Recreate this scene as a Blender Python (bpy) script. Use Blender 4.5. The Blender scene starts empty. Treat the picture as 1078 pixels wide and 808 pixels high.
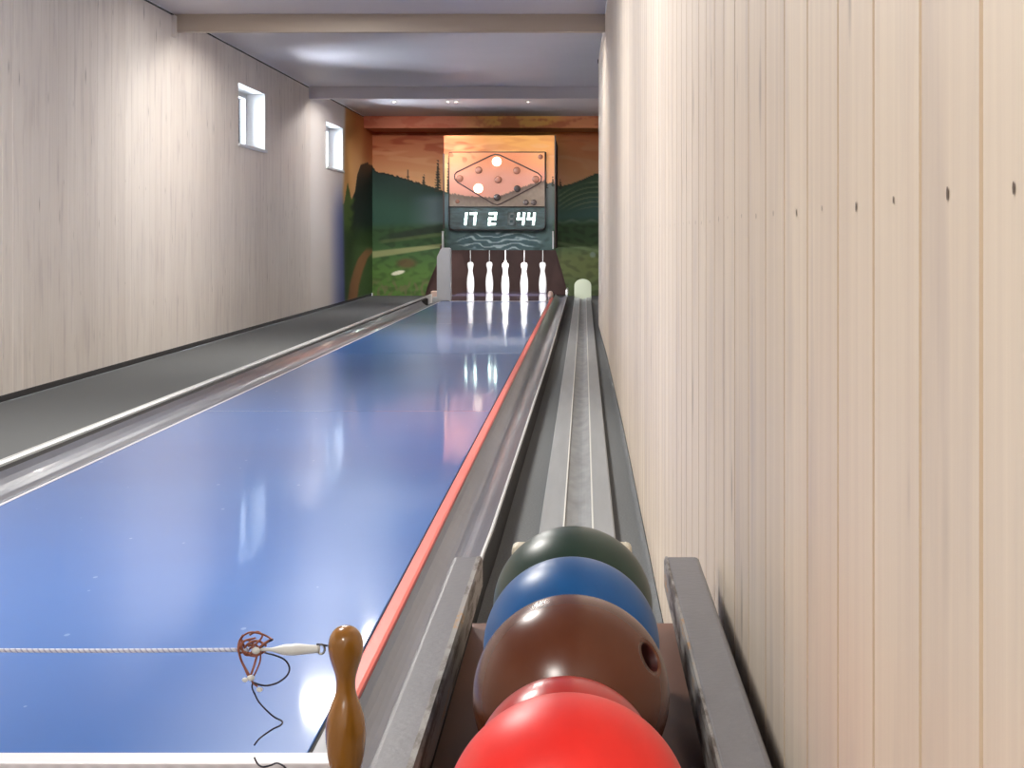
import bpy, bmesh, math, random
from mathutils import Vector, Matrix, noise
random.seed(7)
PI = math.pi
POW_A, POW_B, POW_C, POW_T = 78, 84, 125, 24
C = bpy.context.scene.collection
SC = bpy.context.scene
F = 1750.0; U0 = 615.0; V0 = 247.0
CZ = 0.835           # eye height over the carpet
LZ = 0.085           # lane surface
XL, XR = -2.90, 0.165
CEIL = CZ + 1.56
YB = 22.76           # back wall

def wp(u, v, Y):
    return Vector(((u-U0)/F*Y, Y, CZ-(v-V0)/F*Y))

# ------------------------------------------------------------------ materials
def lin(c):
    return tuple(((x/255.0)/12.92 if x/255.0 <= 0.04045 else ((x/255.0+0.055)/1.055)**2.4) for x in c)
def mat(name, rgb, rough=0.5, metal=0.0, spec=0.5, coat=0.0, bump=0.0, bscale=60, var=0.0, vscale=8, stretch=None, emit=None, estr=0):
    m = bpy.data.materials.new(name); m.use_nodes = True
    nt = m.node_tree; b = nt.nodes['Principled BSDF']
    col = lin(rgb)
    b.inputs['Base Color'].default_value = (*col, 1)
    b.inputs['Roughness'].default_value = rough
    b.inputs['Metallic'].default_value = metal
    b.inputs['Specular IOR Level'].default_value = spec
    b.inputs['Coat Weight'].default_value = coat
    b.inputs['Coat Roughness'].default_value = 0.04
    if emit:
        b.inputs['Emission Color'].default_value = (*lin(emit), 1)
        b.inputs['Emission Strength'].default_value = estr
    if var or bump:
        tc = nt.nodes.new('ShaderNodeTexCoord'); mp = nt.nodes.new('ShaderNodeMapping')
        nt.links.new(tc.outputs['Object'], mp.inputs['Vector'])
        if stretch: mp.inputs['Scale'].default_value = stretch
    if var:
        n = nt.nodes.new('ShaderNodeTexNoise'); n.inputs['Scale'].default_value = vscale; n.inputs['Detail'].default_value = 5
        nt.links.new(mp.outputs['Vector'], n.inputs['Vector'])
        r = nt.nodes.new('ShaderNodeValToRGB')
        r.color_ramp.elements[0].position = 0.3; r.color_ramp.elements[1].position = 0.7
        r.color_ramp.elements[0].color = (*[c*(1-var) for c in col], 1)
        r.color_ramp.elements[1].color = (*[min(1, c*(1+var)) for c in col], 1)
        nt.links.new(n.outputs['Fac'], r.inputs['Fac']); nt.links.new(r.outputs['Color'], b.inputs['Base Color'])
    if bump:
        n2 = nt.nodes.new('ShaderNodeTexNoise'); n2.inputs['Scale'].default_value = bscale; n2.inputs['Detail'].default_value = 3
        nt.links.new(mp.outputs['Vector'], n2.inputs['Vector'])
        bp = nt.nodes.new('ShaderNodeBump'); bp.inputs['Strength'].default_value = bump; bp.inputs['Distance'].default_value = 0.01
        nt.links.new(n2.outputs['Fac'], bp.inputs['Height']); nt.links.new(bp.outputs['Normal'], b.inputs['Normal'])
    return m

def wood_mat(name, c_lo, c_hi, knots=True):
    """whitewashed boards: fine vertical grain, per board tint, a few dark knots"""
    m = bpy.data.materials.new(name); m.use_nodes = True
    nt = m.node_tree; N = nt.nodes.new; L = nt.links.new
    b = nt.nodes['Principled BSDF']; b.inputs['Roughness'].default_value = 0.5
    b.inputs['Specular IOR Level'].default_value = 0.3
    tc = N('ShaderNodeTexCoord')
    mp = N('ShaderNodeMapping'); mp.inputs['Scale'].default_value = (1, 55, 1.1); L(tc.outputs['Object'], mp.inputs['Vector'])
    n = N('ShaderNodeTexNoise'); n.inputs['Scale'].default_value = 1; n.inputs['Detail'].default_value = 6; n.inputs['Roughness'].default_value = 0.65
    L(mp.outputs['Vector'], n.inputs['Vector'])
    mp2 = N('ShaderNodeMapping'); mp2.inputs['Scale'].default_value = (1, 5, 1.3); L(tc.outputs['Object'], mp2.inputs['Vector'])
    n2 = N('ShaderNodeTexNoise'); n2.inputs['Scale'].default_value = 1; n2.inputs['Detail'].default_value = 3
    L(mp2.outputs['Vector'], n2.inputs['Vector'])
    at = N('ShaderNodeAttribute'); at.attribute_name = 'tint'
    def M(op, a, bb):
        k = N('ShaderNodeMath'); k.operation = op
        for i, v in enumerate((a, bb)):
            if isinstance(v, (int, float)): k.inputs[i].default_value = v
            else: L(v, k.inputs[i])
        return k.outputs[0]
    f = M('ADD', M('MULTIPLY', n.outputs['Fac'], 0.7), M('MULTIPLY', n2.outputs['Fac'], 0.5))
    f = M('ADD', f, M('MULTIPLY', at.outputs['Fac'], 0.17))
    r = N('ShaderNodeValToRGB')
    r.color_ramp.elements[0].position = 0.40; r.color_ramp.elements[1].position = 0.95
    r.color_ramp.elements[0].color = (*lin(c_lo), 1); r.color_ramp.elements[1].color = (*lin(c_hi), 1)
    L(f, r.inputs['Fac'])
    out = r.outputs['Color']
    mp4 = N('ShaderNodeMapping'); mp4.inputs['Scale'].default_value = (1, 16, 2.4); L(tc.outputs['Object'], mp4.inputs['Vector'])
    n4 = N('ShaderNodeTexNoise'); n4.inputs['Scale'].default_value = 1; n4.inputs['Detail'].default_value = 4; L(mp4.outputs['Vector'], n4.inputs['Vector'])
    st = M('MULTIPLY', M('MINIMUM', M('MAXIMUM', M('MULTIPLY', M('SUBTRACT', n4.outputs['Fac'], 0.54), 5.0), 0), 1), 0.42)
    m4 = N('ShaderNodeMix'); m4.data_type = 'RGBA'
    L(st, m4.inputs[0]); L(out, m4.inputs[6]); m4.inputs[7].default_value = (*lin((178, 166, 164)), 1)
    out = m4.outputs[2]
    if knots:
        mp3 = N('ShaderNodeMapping'); mp3.inputs['Scale'].default_value = (0, 6.3, 1.7); L(tc.outputs['Object'], mp3.inputs['Vector'])
        sx = N('ShaderNodeSeparateXYZ'); L(mp3.outputs['Vector'], sx.inputs[0])
        cb = N('ShaderNodeCombineXYZ'); L(sx.outputs[1], cb.inputs[0]); L(sx.outputs[2], cb.inputs[1])
        vo = N('ShaderNodeTexVoronoi'); vo.voronoi_dimensions = '2D'; vo.inputs['Scale'].default_value = 1; L(cb.outputs[0], vo.inputs['Vector'])
        sep = N('ShaderNodeSeparateColor'); L(vo.outputs['Color'], sep.inputs['Color'])
        rad = M('MULTIPLY', sep.outputs[0], 0.11)
        d = M('SUBTRACT', 1.0, M('DIVIDE', vo.outputs['Distance'], M('MAXIMUM', rad, 0.004)))
        d = M('MULTIPLY', M('MINIMUM', M('MAXIMUM', d, 0), 1), M('MULTIPLY', sep.outputs[1], 0.85))
        mx = N('ShaderNodeMix'); mx.data_type = 'RGBA'
        L(d, mx.inputs[0]); L(out, mx.inputs[6]); mx.inputs[7].default_value = (*lin((120, 108, 100)), 1)
        out = mx.outputs[2]
    L(out, b.inputs['Base Color'])
    bp = N('ShaderNodeBump'); bp.inputs['Strength'].default_value = 0.12; bp.inputs['Distance'].default_value = 0.003
    L(n.outputs['Fac'], bp.inputs['Height']); L(bp.outputs['Normal'], b.inputs['Normal'])
    return m

def paint_mat(name):
    m = bpy.data.materials.new(name); m.use_nodes = True
    nt = m.node_tree; b = nt.nodes['Principled BSDF']
    b.inputs['Roughness'].default_value = 0.55; b.inputs['Specular IOR Level'].default_value = 0.3
    a = nt.nodes.new('ShaderNodeAttribute'); a.attribute_name = 'paint'
    nt.links.new(a.outputs['Color'], b.inputs['Base Color'])
    return m

M = {}
M['right_wood'] = wood_mat('washed_pine', (212, 198, 184), (238, 226, 208))
M['left_wood'] = wood_mat('pale_washed_pine', (216, 207, 198), (236, 229, 220), True)
M['paint'] = paint_mat('mural_paint')
M['ceiling'] = mat('ceiling_paint', (206, 200, 204), 0.42, spec=0.5, var=0.03, vscale=1.5)
M['beam'] = mat('beam_paint', (184, 170, 154), 0.5, var=0.04, vscale=3, stretch=(1, 1, 8))
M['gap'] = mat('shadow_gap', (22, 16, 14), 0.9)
M['plaster'] = mat('white_plaster', (226, 226, 226), 0.6)
M['carpet'] = mat('grey_carpet', (114, 117, 118), 0.95, spec=0.1, var=0.16, vscale=180, bump=0.4, bscale=400)
M['red'] = mat('red_edging', (242, 112, 100), 0.35, var=0.05, vscale=6)
M['gutter'] = mat('grey_gutter_paint', (94, 98, 108), 0.28, spec=0.5, coat=0.2, bump=0.18, bscale=10, stretch=(1, .5, 1), var=0.12, vscale=6)
M['rim'] = mat('pale_aluminium', (206, 210, 210), 0.35, metal=0.2)
M['track'] = mat('grey_track_board', (146, 150, 152), 0.45, var=0.08, vscale=5, stretch=(6, .4, 1))
M['track_mid'] = mat('worn_grey_trough', (124, 128, 130), 0.5, var=0.22, vscale=5, stretch=(5, 1.2, 1))
M['track_line'] = mat('pale_track_edge', (214, 216, 210), 0.5)
M['rail'] = mat('grey_rail_paint', (108, 109, 114), 0.42, var=0.05, vscale=7, bump=0.06, bscale=120)
M['rail_edge'] = None
M['tray'] = mat('brown_tray_board', (112, 72, 52), 0.5, var=0.2, vscale=6, stretch=(4, .6, 1))
M['batten'] = mat('brown_batten', (96, 62, 46), 0.5, var=0.2, vscale=10)
M['dark'] = mat('black_void_board', (16, 14, 14), 0.8)
M['cream'] = mat('cream_board', (214, 208, 188), 0.5, var=0.04)
M['pin'] = mat('white_pin_plastic', (250, 250, 250), 0.25)
M['string'] = mat('grey_string', (190, 190, 190), 0.7)
M['pad'] = mat('grey_padded_vinyl', (205, 206, 204), 0.4, var=0.04)
M['stopper'] = mat('pale_green_white_paint', (190, 200, 180), 0.5)
M['pit'] = mat('brown_pit_curtain', (84, 54, 50), 0.6, var=0.2, vscale=3)
M['pit_dark'] = mat('dark_pit_board', (34, 26, 26), 0.8)
M['deck'] = mat('grey_pin_deck', (112, 108, 138), 0.12, coat=0.6, var=0.1, vscale=3)
M['wood_pin'] = mat('varnished_amber_wood', (148, 98, 32), 0.26, coat=0.5, var=0.14, vscale=5, stretch=(14, 14, 1))
M['rope'] = None
M['white_tube'] = mat('white_plastic_tube', (226, 230, 228), 0.35)
M['black_wire'] = mat('black_cord', (30, 30, 46), 0.5)
M['copper'] = mat('copper_brown_wire', (150, 92, 72), 0.4, metal=0.2)
M['steel'] = mat('steel_link', (160, 166, 166), 0.25, metal=0.9)
M['white_metal'] = mat('white_metal_strip', (226, 224, 228), 0.35)
M['bulb_far'] = mat('lit_frosted_bulb', (255, 255, 255), emit=(255, 240, 224), estr=3)
M['bulb_bright'] = mat('bright_lit_bulb', (255, 255, 255), emit=(255, 244, 230), estr=45)
M['bulb'] = mat('lit_bulb', (255, 255, 255), emit=(255, 240, 220), estr=14)
M['housing'] = mat('white_lamp_housing', (220, 216, 210), 0.4)
M['digit'] = mat('lit_white_digit', (255, 255, 255), emit=(225, 255, 245), estr=2.6)
M['digit_off'] = mat('unlit_grey_digit', (120, 132, 132), 0.5)
M['lamp_on'] = mat('lit_cream_lamp', (255, 240, 220), emit=(255, 226, 196), estr=2.4)
M['lamp_off'] = mat('unlit_dark_lamp', (90, 78, 76), 0.15, coat=1)
M['lamp_rose'] = mat('unlit_rose_lamp', (176, 118, 96), 0.2, coat=1)
M['line_dark'] = mat('dark_outline_paint', (74, 56, 52), 0.5)
M['glass_dark'] = mat('dark_board_glass', (58, 84, 88), 0.12, coat=0.6, var=0.35, vscale=9, stretch=(1, 1, 3))
M['black_frame'] = mat('black_frame', (20, 24, 26), 0.4)
M['lane_line'] = mat('pale_lane_joint', (104, 164, 222), 0.2, coat=1)
M['peach'] = mat('cream_pink_cap', (238, 208, 192), 0.35)

def rope_mat():
    m = mat('white_twisted_rope', (222, 226, 238), 0.7)
    nt = m.node_tree; b = nt.nodes['Principled BSDF']
    tc = nt.nodes.new('ShaderNodeTexCoord'); mp = nt.nodes.new('ShaderNodeMapping')
    mp.inputs['Rotation'].default_value = (0, 0.7, 0)
    w = nt.nodes.new('ShaderNodeTexWave'); w.inputs['Scale'].default_value = 52
    nt.links.new(tc.outputs['Object'], mp.inputs['Vector']); nt.links.new(mp.outputs['Vector'], w.inputs['Vector'])
    r = nt.nodes.new('ShaderNodeValToRGB')
    r.color_ramp.elements[0].position = 0.05; r.color_ramp.elements[0].color = (*lin((166, 172, 206)), 1)
    r.color_ramp.elements[1].position = 0.45; r.color_ramp.elements[1].color = (*lin((214, 220, 236)), 1)
    nt.links.new(w.outputs['Fac'], r.inputs['Fac']); nt.links.new(r.outputs['Color'], b.inputs['Base Color'])
    return m
M['rope'] = rope_mat()

def worn_edge_mat():
    """grey paint chipped to bare wood, pale filler and dark dirt along the inner edge of a rail"""
    m = mat('chipped_rail_edge', (140, 138, 134), 0.55)
    nt = m.node_tree; b = nt.nodes['Principled BSDF']
    tc = nt.nodes.new('ShaderNodeTexCoord'); mp = nt.nodes.new('ShaderNodeMapping')
    mp.inputs['Scale'].default_value = (5, 1.3, 9)
    n = nt.nodes.new('ShaderNodeTexNoise'); n.inputs['Scale'].default_value = 3.2; n.inputs['Detail'].default_value = 7; n.inputs['Roughness'].default_value = 0.7
    nt.links.new(tc.outputs['Object'], mp.inputs['Vector']); nt.links.new(mp.outputs['Vector'], n.inputs['Vector'])
    r = nt.nodes.new('ShaderNodeValToRGB'); cr = r.color_ramp
    cr.elements[0].position = 0.36; cr.elements[0].color = (*lin((40, 32, 28)), 1)
    cr.elements[1].position = 0.72; cr.elements[1].color = (*lin((206, 206, 202)), 1)
    for p, c in ((0.44, (92, 84, 78)), (0.5, (146, 144, 142)), (0.58, (150, 148, 146)), (0.63, (172, 136, 92))):
        e = cr.elements.new(p); e.color = (*lin(c), 1)
    nt.links.new(n.outputs['Fac'], r.inputs['Fac']); nt.links.new(r.outputs['Color'], b.inputs['Base Color'])
    return m
M['rail_edge'] = worn_edge_mat()

def lane_mat():
    m = mat('blue_lane_gloss', (40, 104, 190), 0.3, spec=0.3, coat=0.65)
    nt = m.node_tree; b = nt.nodes['Principled BSDF']; N = nt.nodes.new; L = nt.links.new
    b.inputs['Coat Roughness'].default_value = 0.06
    b.inputs['Coat IOR'].default_value = 1.4
    tc = N('ShaderNodeTexCoord')
    n = N('ShaderNodeTexNoise'); n.inputs['Scale'].default_value = 0.8; n.inputs['Detail'].default_value = 4
    L(tc.outputs['Object'], n.inputs['Vector'])
    r = N('ShaderNodeValToRGB'); r.color_ramp.elements[0].position = 0.3; r.color_ramp.elements[1].position = 0.7
    r.color_ramp.elements[0].color = (*lin((22, 92, 172)), 1); r.color_ramp.elements[1].color = (*lin((36, 108, 188)), 1)
    L(n.outputs['Fac'], r.inputs['Fac'])
    # small pale scuffs
    mp = N('ShaderNodeMapping'); mp.inputs['Scale'].default_value = (9, 4.5, 1); mp.inputs['Rotation'].default_value = (0, 0, 0.5)
    L(tc.outputs['Object'], mp.inputs['Vector'])
    v = N('ShaderNodeTexVoronoi'); v.inputs['Scale'].default_value = 1.6; L(mp.outputs['Vector'], v.inputs['Vector'])
    sep = N('ShaderNodeSeparateColor'); L(v.outputs['Color'], sep.inputs['Color'])
    k = N('ShaderNodeMath'); k.operation = 'MULTIPLY'; L(sep.outputs[0], k.inputs[0]); k.inputs[1].default_value = 0.085
    lt = N('ShaderNodeMath'); lt.operation = 'LESS_THAN'; L(v.outputs['Distance'], lt.inputs[0]); L(k.outputs[0], lt.inputs[1])
    g = N('ShaderNodeMath'); g.operation = 'MULTIPLY'; L(lt.outputs[0], g.inputs[0]); g.inputs[1].default_value = 0.35
    mx = N('ShaderNodeMix'); mx.data_type = 'RGBA'; L(g.outputs[0], mx.inputs[0]); L(r.outputs['Color'], mx.inputs[6])
    mx.inputs[7].default_value = (*lin((190, 210, 235)), 1)
    L(mx.outputs[2], b.inputs['Base Color'])
    return m
M['lane'] = lane_mat()

def mat_pattern():
    m = mat('woven_brown_mat', (96, 84, 84), 0.9)
    nt = m.node_tree; b = nt.nodes['Principled BSDF']
    tc = nt.nodes.new('ShaderNodeTexCoord'); mp = nt.nodes.new('ShaderNodeMapping'); mp.inputs['Rotation'].default_value = (0, 0, 0.55)
    w = nt.nodes.new('ShaderNodeTexWave'); w.inputs['Scale'].default_value = 14; w.inputs['Distortion'].default_value = 1.0
    nt.links.new(tc.outputs['Object'], mp.inputs['Vector']); nt.links.new(mp.outputs['Vector'], w.inputs['Vector'])
    r = nt.nodes.new('ShaderNodeValToRGB')
    r.color_ramp.elements[0].position = 0.35; r.color_ramp.elements[0].color = (*lin((78, 62, 62)), 1)
    r.color_ramp.elements[1].position = 0.7; r.color_ramp.elements[1].color = (*lin((206, 198, 198)), 1)
    nt.links.new(w.outputs['Fac'], r.inputs['Fac']); nt.links.new(r.outputs['Color'], b.inputs['Base Color'])
    return m
M['mat'] = mat_pattern()

def pane_mat():
    m = bpy.data.materials.new('window_glass'); m.use_nodes = True
    nt = m.node_tree; nt.nodes.remove(nt.nodes['Principled BSDF'])
    o = nt.nodes['Material Output']
    t = nt.nodes.new('ShaderNodeBsdfTransparent'); t.inputs[0].default_value = (.95, .97, 1, 1)
    g = nt.nodes.new('ShaderNodeBsdfGlossy'); g.inputs['Roughness'].default_value = 0.03
    fr = nt.nodes.new('ShaderNodeFresnel'); fr.inputs['IOR'].default_value = 1.45
    mx = nt.nodes.new('ShaderNodeMixShader')
    nt.links.new(fr.outputs[0], mx.inputs[0]); nt.links.new(t.outputs[0], mx.inputs[1]); nt.links.new(g.outputs[0], mx.inputs[2])
    nt.links.new(mx.outputs[0], o.inputs['Surface'])
    return m
M['pane'] = pane_mat()

def ball_mat(name, rgb, rough, var=0.05, vscale=14, dark=None):
    m = mat(name, rgb, rough, spec=0.5, coat=0.0, var=var, vscale=vscale)
    return m

# ------------------------------------------------------------------ mesh helpers
def obj(name, verts, faces, m, parent=None, smooth=False, mi=None):
    me = bpy.data.meshes.new(name); me.from_pydata([tuple(v) for v in verts], [], faces); me.update()
    for x in (m if isinstance(m, (list, tuple)) else [m]): me.materials.append(x)
    if mi: me.polygons.foreach_set('material_index', mi)
    if smooth: me.polygons.foreach_set('use_smooth', [True]*len(me.polygons))
    o = bpy.data.objects.new(name, me); C.objects.link(o)
    if parent: attach(o, parent)
    return o
def attach(o, parent):
    o.parent = parent
    o.matrix_parent_inverse = Matrix.Translation(-parent_loc(parent))
def parent_loc(p):
    l = Vector(p.location)
    if p.parent: pass          # sub-part parents sit at the world origin
    return l
def bm_obj(name, bm, m, parent=None, smooth=False):
    bmesh.ops.recalc_face_normals(bm, faces=bm.faces)
    me = bpy.data.meshes.new(name); bm.to_mesh(me); bm.free()
    for x in (m if isinstance(m, (list, tuple)) else [m]): me.materials.append(x)
    if smooth: me.polygons.foreach_set('use_smooth', [True]*len(me.polygons))
    o = bpy.data.objects.new(name, me); C.objects.link(o)
    if parent: attach(o, parent)
    return o
def add_box(bm, x0, x1, y0, y1, z0, z1, bev=0.0, seg=2):
    r = bmesh.ops.create_cube(bm, size=1.0)
    for v in r['verts']:
        v.co = Vector((x0+(v.co.x+.5)*(x1-x0), y0+(v.co.y+.5)*(y1-y0), z0+(v.co.z+.5)*(z1-z0)))
    if bev:
        es = list({e for v in r['verts'] for e in v.link_edges})
        bmesh.ops.bevel(bm, geom=es, offset=bev, segments=seg, affect='EDGES', profile=0.5)
def box(name, x0, x1, y0, y1, z0, z1, m, parent=None, bev=0.0, seg=2):
    bm = bmesh.new(); add_box(bm, x0, x1, y0, y1, z0, z1, bev, seg)
    return bm_obj(name, bm, m, parent)
def sweep_y(name, prof, ys, m, parent=None, off=None, smooth=False, closed=True, mis=None):
    """profile [(x,z)] carried along y; off(y, x) may nudge x; closed profiles are capped"""
    V, Fc, mi = [], [], []
    n = len(prof)
    for y in ys:
        for (x, z) in prof: V.append((off(y, x) if off else x, y, z))
    for j in range(len(ys)-1):
        for i in range(n if closed else n-1):
            a = j*n+i; b = j*n+(i+1) % n
            Fc.append((a, b, b+n, a+n)); mi.append(mis[i] if mis else 0)
    if closed:
        Fc.append(tuple(range(n-1, -1, -1))); Fc.append(tuple((len(ys)-1)*n+i for i in range(n))); mi += [0, 0]
    bm = bmesh.new(); bv = [bm.verts.new(v) for v in V]
    for f, k in zip(Fc, mi):
        ff = bm.faces.new([bv[i] for i in f]); ff.material_index = k
        ff.smooth = smooth and len(f) == 4
    return bm_obj(name, bm, m, parent)
def lathe(name, prof, c, m, parent=None, seg=32, axis=None):
    V, Fc = [], []
    q = Vector((0, 0, 1)).rotation_difference(axis) if axis is not None else None
    for (r, z) in prof:
        for k in range(seg):
            a = 2*PI*k/seg
            p = Vector((r*math.cos(a), r*math.sin(a), z))
            if q: p = q @ p
            V.append(p+Vector(c))
    for j in range(len(prof)-1):
        for k in range(seg):
            a = j*seg+k; b = j*seg+(k+1) % seg
            Fc.append((a, b, b+seg, a+seg))
    Fc.append(tuple(range(seg-1, -1, -1))); Fc.append(tuple((len(prof)-1)*seg+k for k in range(seg)))
    o = obj(name, V, Fc, m, parent)
    o.data.polygons.foreach_set('use_smooth', [len(p.vertices) == 4 for p in o.data.polygons])
    return o
def spline(pts, n=6, closed=False):
    P = [Vector(p) for p in pts]; out = []
    k = len(P)
    for i in range(k if closed else k-1):
        if closed: p0, p1, p2, p3 = P[(i-1) % k], P[i], P[(i+1) % k], P[(i+2) % k]
        else: p0, p1, p2, p3 = P[max(i-1, 0)], P[i], P[i+1], P[min(i+2, k-1)]
        for j in range(n):
            t = j/n
            out.append(0.5*((2*p1)+(p2-p0)*t+(2*p0-5*p1+4*p2-p3)*t*t+(3*p1-p0-3*p2+p3)*t**3))
    if not closed: out.append(P[-1])
    return out
def add_tube(bm, path, r, seg=8, closed=False):
    n = len(path)
    rad = r if callable(r) else (lambda t: r)
    rings = []; nrm = None
    for i, p in enumerate(path):
        if closed: d = path[(i+1) % n]-path[i-1]
        else: d = path[min(i+1, n-1)]-path[max(i-1, 0)]
        d = d.normalized()
        if nrm is None:
            nrm = d.orthogonal().normalized()
        else:
            nrm = (nrm-d*nrm.dot(d)); nrm = nrm.normalized() if nrm.length > 1e-6 else d.orthogonal().normalized()
        bn = d.cross(nrm)
        rr = rad(i/max(n-1, 1))
        rings.append([bm.verts.new(p+(nrm*math.cos(2*PI*k/seg)+bn*math.sin(2*PI*k/seg))*rr) for k in range(seg)])
    for i in range(n if closed else n-1):
        a, b = rings[i], rings[(i+1) % n]
        for k in range(seg):
            f = bm.faces.new((a[k], a[(k+1) % seg], b[(k+1) % seg], b[k])); f.smooth = True
    if not closed:
        bm.faces.new(rings[0][::-1]); bm.faces.new(rings[-1])
def tube(name, path, r, m, parent=None, seg=8, closed=False):
    bm = bmesh.new(); add_tube(bm, path, r, seg, closed)
    return bm_obj(name, bm, m, parent)
def prism_xz(name, poly, y0, y1, m, parent=None):
    """polygon in x,z given thickness along y"""
    bm = bmesh.new()
    a = [bm.verts.new((x, y0, z)) for x, z in poly]; b = [bm.verts.new((x, y1, z)) for x, z in poly]
    bm.faces.new(a); bm.faces.new(b[::-1])
    n = len(poly)
    for i in range(n): bm.faces.new((a[i], b[i], b[(i+1) % n], a[(i+1) % n]))
    return bm_obj(name, bm, m, parent)

def thing(name, label, cat, loc=(0, 0, 0), group=None):
    o = bpy.data.objects.new(name, None); C.objects.link(o); o.location = loc; o.empty_display_size = 0.05
    return tag(o, label, cat, group)
def tag(o, label, cat, group=None):
    o['label'] = label; o['category'] = cat
    if group: o['group'] = group
    return o
def struct(o):
    o['kind'] = 'structure'; return o

# ------------------------------------------------------------------ the mural's colours (sRGB) laid out on its walls
def sm(a, b, x):
    t = max(0.0, min(1.0, (x-a)/(b-a))); return t*t*(3-2*t)
def mixc(a, b, t): return tuple(a[i]+(b[i]-a[i])*t for i in range(3))
def nz(u, v, s, k=0.0): return noise.noise(Vector((u*s, v*s, k)))
def lerp_pts(pts, x):
    if x <= pts[0][0]: return pts[0][1]
    for (a, b), (c, d) in zip(pts, pts[1:]):
        if x <= c: return b+(d-b)*(x-a)/(c-a)
    return pts[-1][1]
RIDGE = [(365, 205), (374, 196), (378, 176), (384, 172), (391, 174), (397, 181), (410, 183), (430, 189), (450, 195), (470, 202), (500, 206), (530, 206), (560, 199), (580, 192), (590, 196), (602, 193), (615, 188), (626, 183), (660, 176)]
FIRS = [(429.5, 178, 190, 1.6), (446, 181, 194, 1.8), (461, 168, 200, 3.6), (472, 164, 202, 2.0), (582, 185, 194, 1.5), (590, 187, 197, 1.5), (575, 190, 196, 1.5)]
def mural(u, v):
    # sky
    g = lerp_pts([(120, 0), (150, .25), (172, .6), (195, 1)], v)
    left = mixc((196, 100, 58), (240, 184, 132), g)
    mid = mixc((236, 166, 74), (236, 170, 128), min(1, g*1.2))
    right = mixc((228, 132, 76), (232, 176, 124), g)
    w = sm(470, 540, u); c = mixc(left, mid, w); c = mixc(c, right, sm(575, 605, u))
    cl = nz(u*0.45, v*1.6, 0.055, 3)+0.5*nz(u*0.5, v*2, 0.13, 8)
    a = sm(0.0, 0.22, cl)*(1-sm(150, 172, v))*(1-sm(480, 540, u)*0.8)
    c = mixc(c, (172, 72, 38), 0.75*a)
    a2 = sm(0.1, 0.3, nz(u*0.4, v*2, 0.07, 21))*sm(140, 160, v)*(1-sm(180, 195, v))
    c = mixc(c, (236, 178, 132), 0.45*a2)
    ridge = lerp_pts(RIDGE, u)+1.0*nz(u, 0, 0.35)
    for (fu, t0, t1, hw) in FIRS:
        if t0 <= v <= t1+2:
            k = (v-t0)/(t1-t0)
            if abs(u-fu) < hw*(0.15+0.85*k)*(0.75+0.35*math.sin(v*2.2)):
                return mixc((58, 42, 34), (52, 56, 46), k)
    if v > ridge:
        # hills
        d = v-ridge
        hl = mixc((30, 58, 52), (52, 92, 76), sm(0, 40, d)); hl = mixc(hl, (108, 126, 136), sm(425, 460, u)*sm(200, 212, v)*0.8)
        hm = mixc((104, 112, 112), (92, 116, 118), sm(205, 245, v))
        hr = mixc((66, 96, 70), (74, 112, 104), sm(10, 40, d))
        c = mixc(hl, hm, sm(462, 480, u)); c = mixc(c, hr, sm(578, 592, u))
        c = mixc(c, (26, 30, 24), (1-sm(0.6, 2.4, d))*(1-sm(440, 470, u)*0.75))
        if u > 588:                                     # vineyard rows
            q = (u-588)*0.9+(v-190)*1.15
            s = math.sin(q*1.05-0.012*(u-588)**2)
            c = mixc(c, (160, 178, 140), 0.6*sm(0.55, 0.95, s)*sm(3, 8, d)*(1-sm(214, 224, v)))
            c = mixc(c, (164, 196, 190), 0.6*(1-sm(0.8, 2.2, abs(v-233.5-1.5*math.sin(u*.3)))))
        # fields
        fl = sm(232, 244, v+0.03*(u-430))
        field = mixc((58, 92, 52), (84, 120, 54), sm(255, 290, v))
        fr = mixc((66, 98, 62), (104, 116, 66), sm(248, 275, v))
        fr = mixc(fr, (84, 104, 70), 0.6*sm(285, 305, v))
        f2 = mixc(field, (86, 110, 108), sm(464, 474, u)*(1-sm(580, 586, u)))
        f2 = mixc(f2, fr, sm(582, 588, u))
        f2 = mixc(f2, tuple(x*0.82 for x in f2), sm(-0.1, 0.4, nz(u, v*1.8, 0.12, 5)))
        c = mixc(c, f2, fl)
        if u < 466:
            c = mixc(c, (40, 54, 44), 0.8*(1-sm(2, 6, abs(v-(248-0.18*(u-420)))))*sm(395, 425, u))
            pv = 268-0.13*(u-392)
            wdt = 3.6-0.022*(u-392)
            c = mixc(c, (156, 158, 110), 0.85*(1-sm(wdt*.7, wdt*1.3, abs(v-pv)))*sm(388, 392, u))
            c = mixc(c, (118, 130, 82), 0.5*(1-sm(1, 2.6, abs(v-(255-0.12*(u-395)))))*sm(396, 404, u))
            c = mixc(c, (104, 72, 50), 0.7*(1-sm(.4, 1, math.hypot((u-428)/14, (v-277)/7))))
            c = mixc(c, (116, 104, 76), 0.6*sm(-.1, .3, nz(u*1.4, v*.7, 0.2, 9))*sm(290, 300, v))
            dd = math.hypot((u-419)/8.5, (v-287+0.22*(u-419))/2.6)
            c = mixc(c, (238, 234, 214), 0.95*(1-sm(.65, 1.0, dd)))
        if u > 587:
            c = mixc(c, (130, 150, 110), 0.45*(1-sm(.8, 2.5, abs(v-(258+0.2*(u-600))))))
            c = mixc(c, (150, 170, 180), 0.5*(1-sm(.5, 1, math.hypot((u-624)/4, (v-268)/4))))
        if 472 < u < 580 and v > 236:                   # foaming stream on the cabinet
            s = math.sin(v*1.15+2.4*math.sin(u*0.13)+4.5*nz(u, v*2, 0.09, 2))
            e = 1-sm(.75, 1.0, math.hypot((u-525)/50, (v-254)/11))
            c = mixc(c, (78, 104, 108), e*.6)
            c = mixc(c, (206, 222, 220), 0.8*sm(.35, .9, s)*e)
    return c
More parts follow.
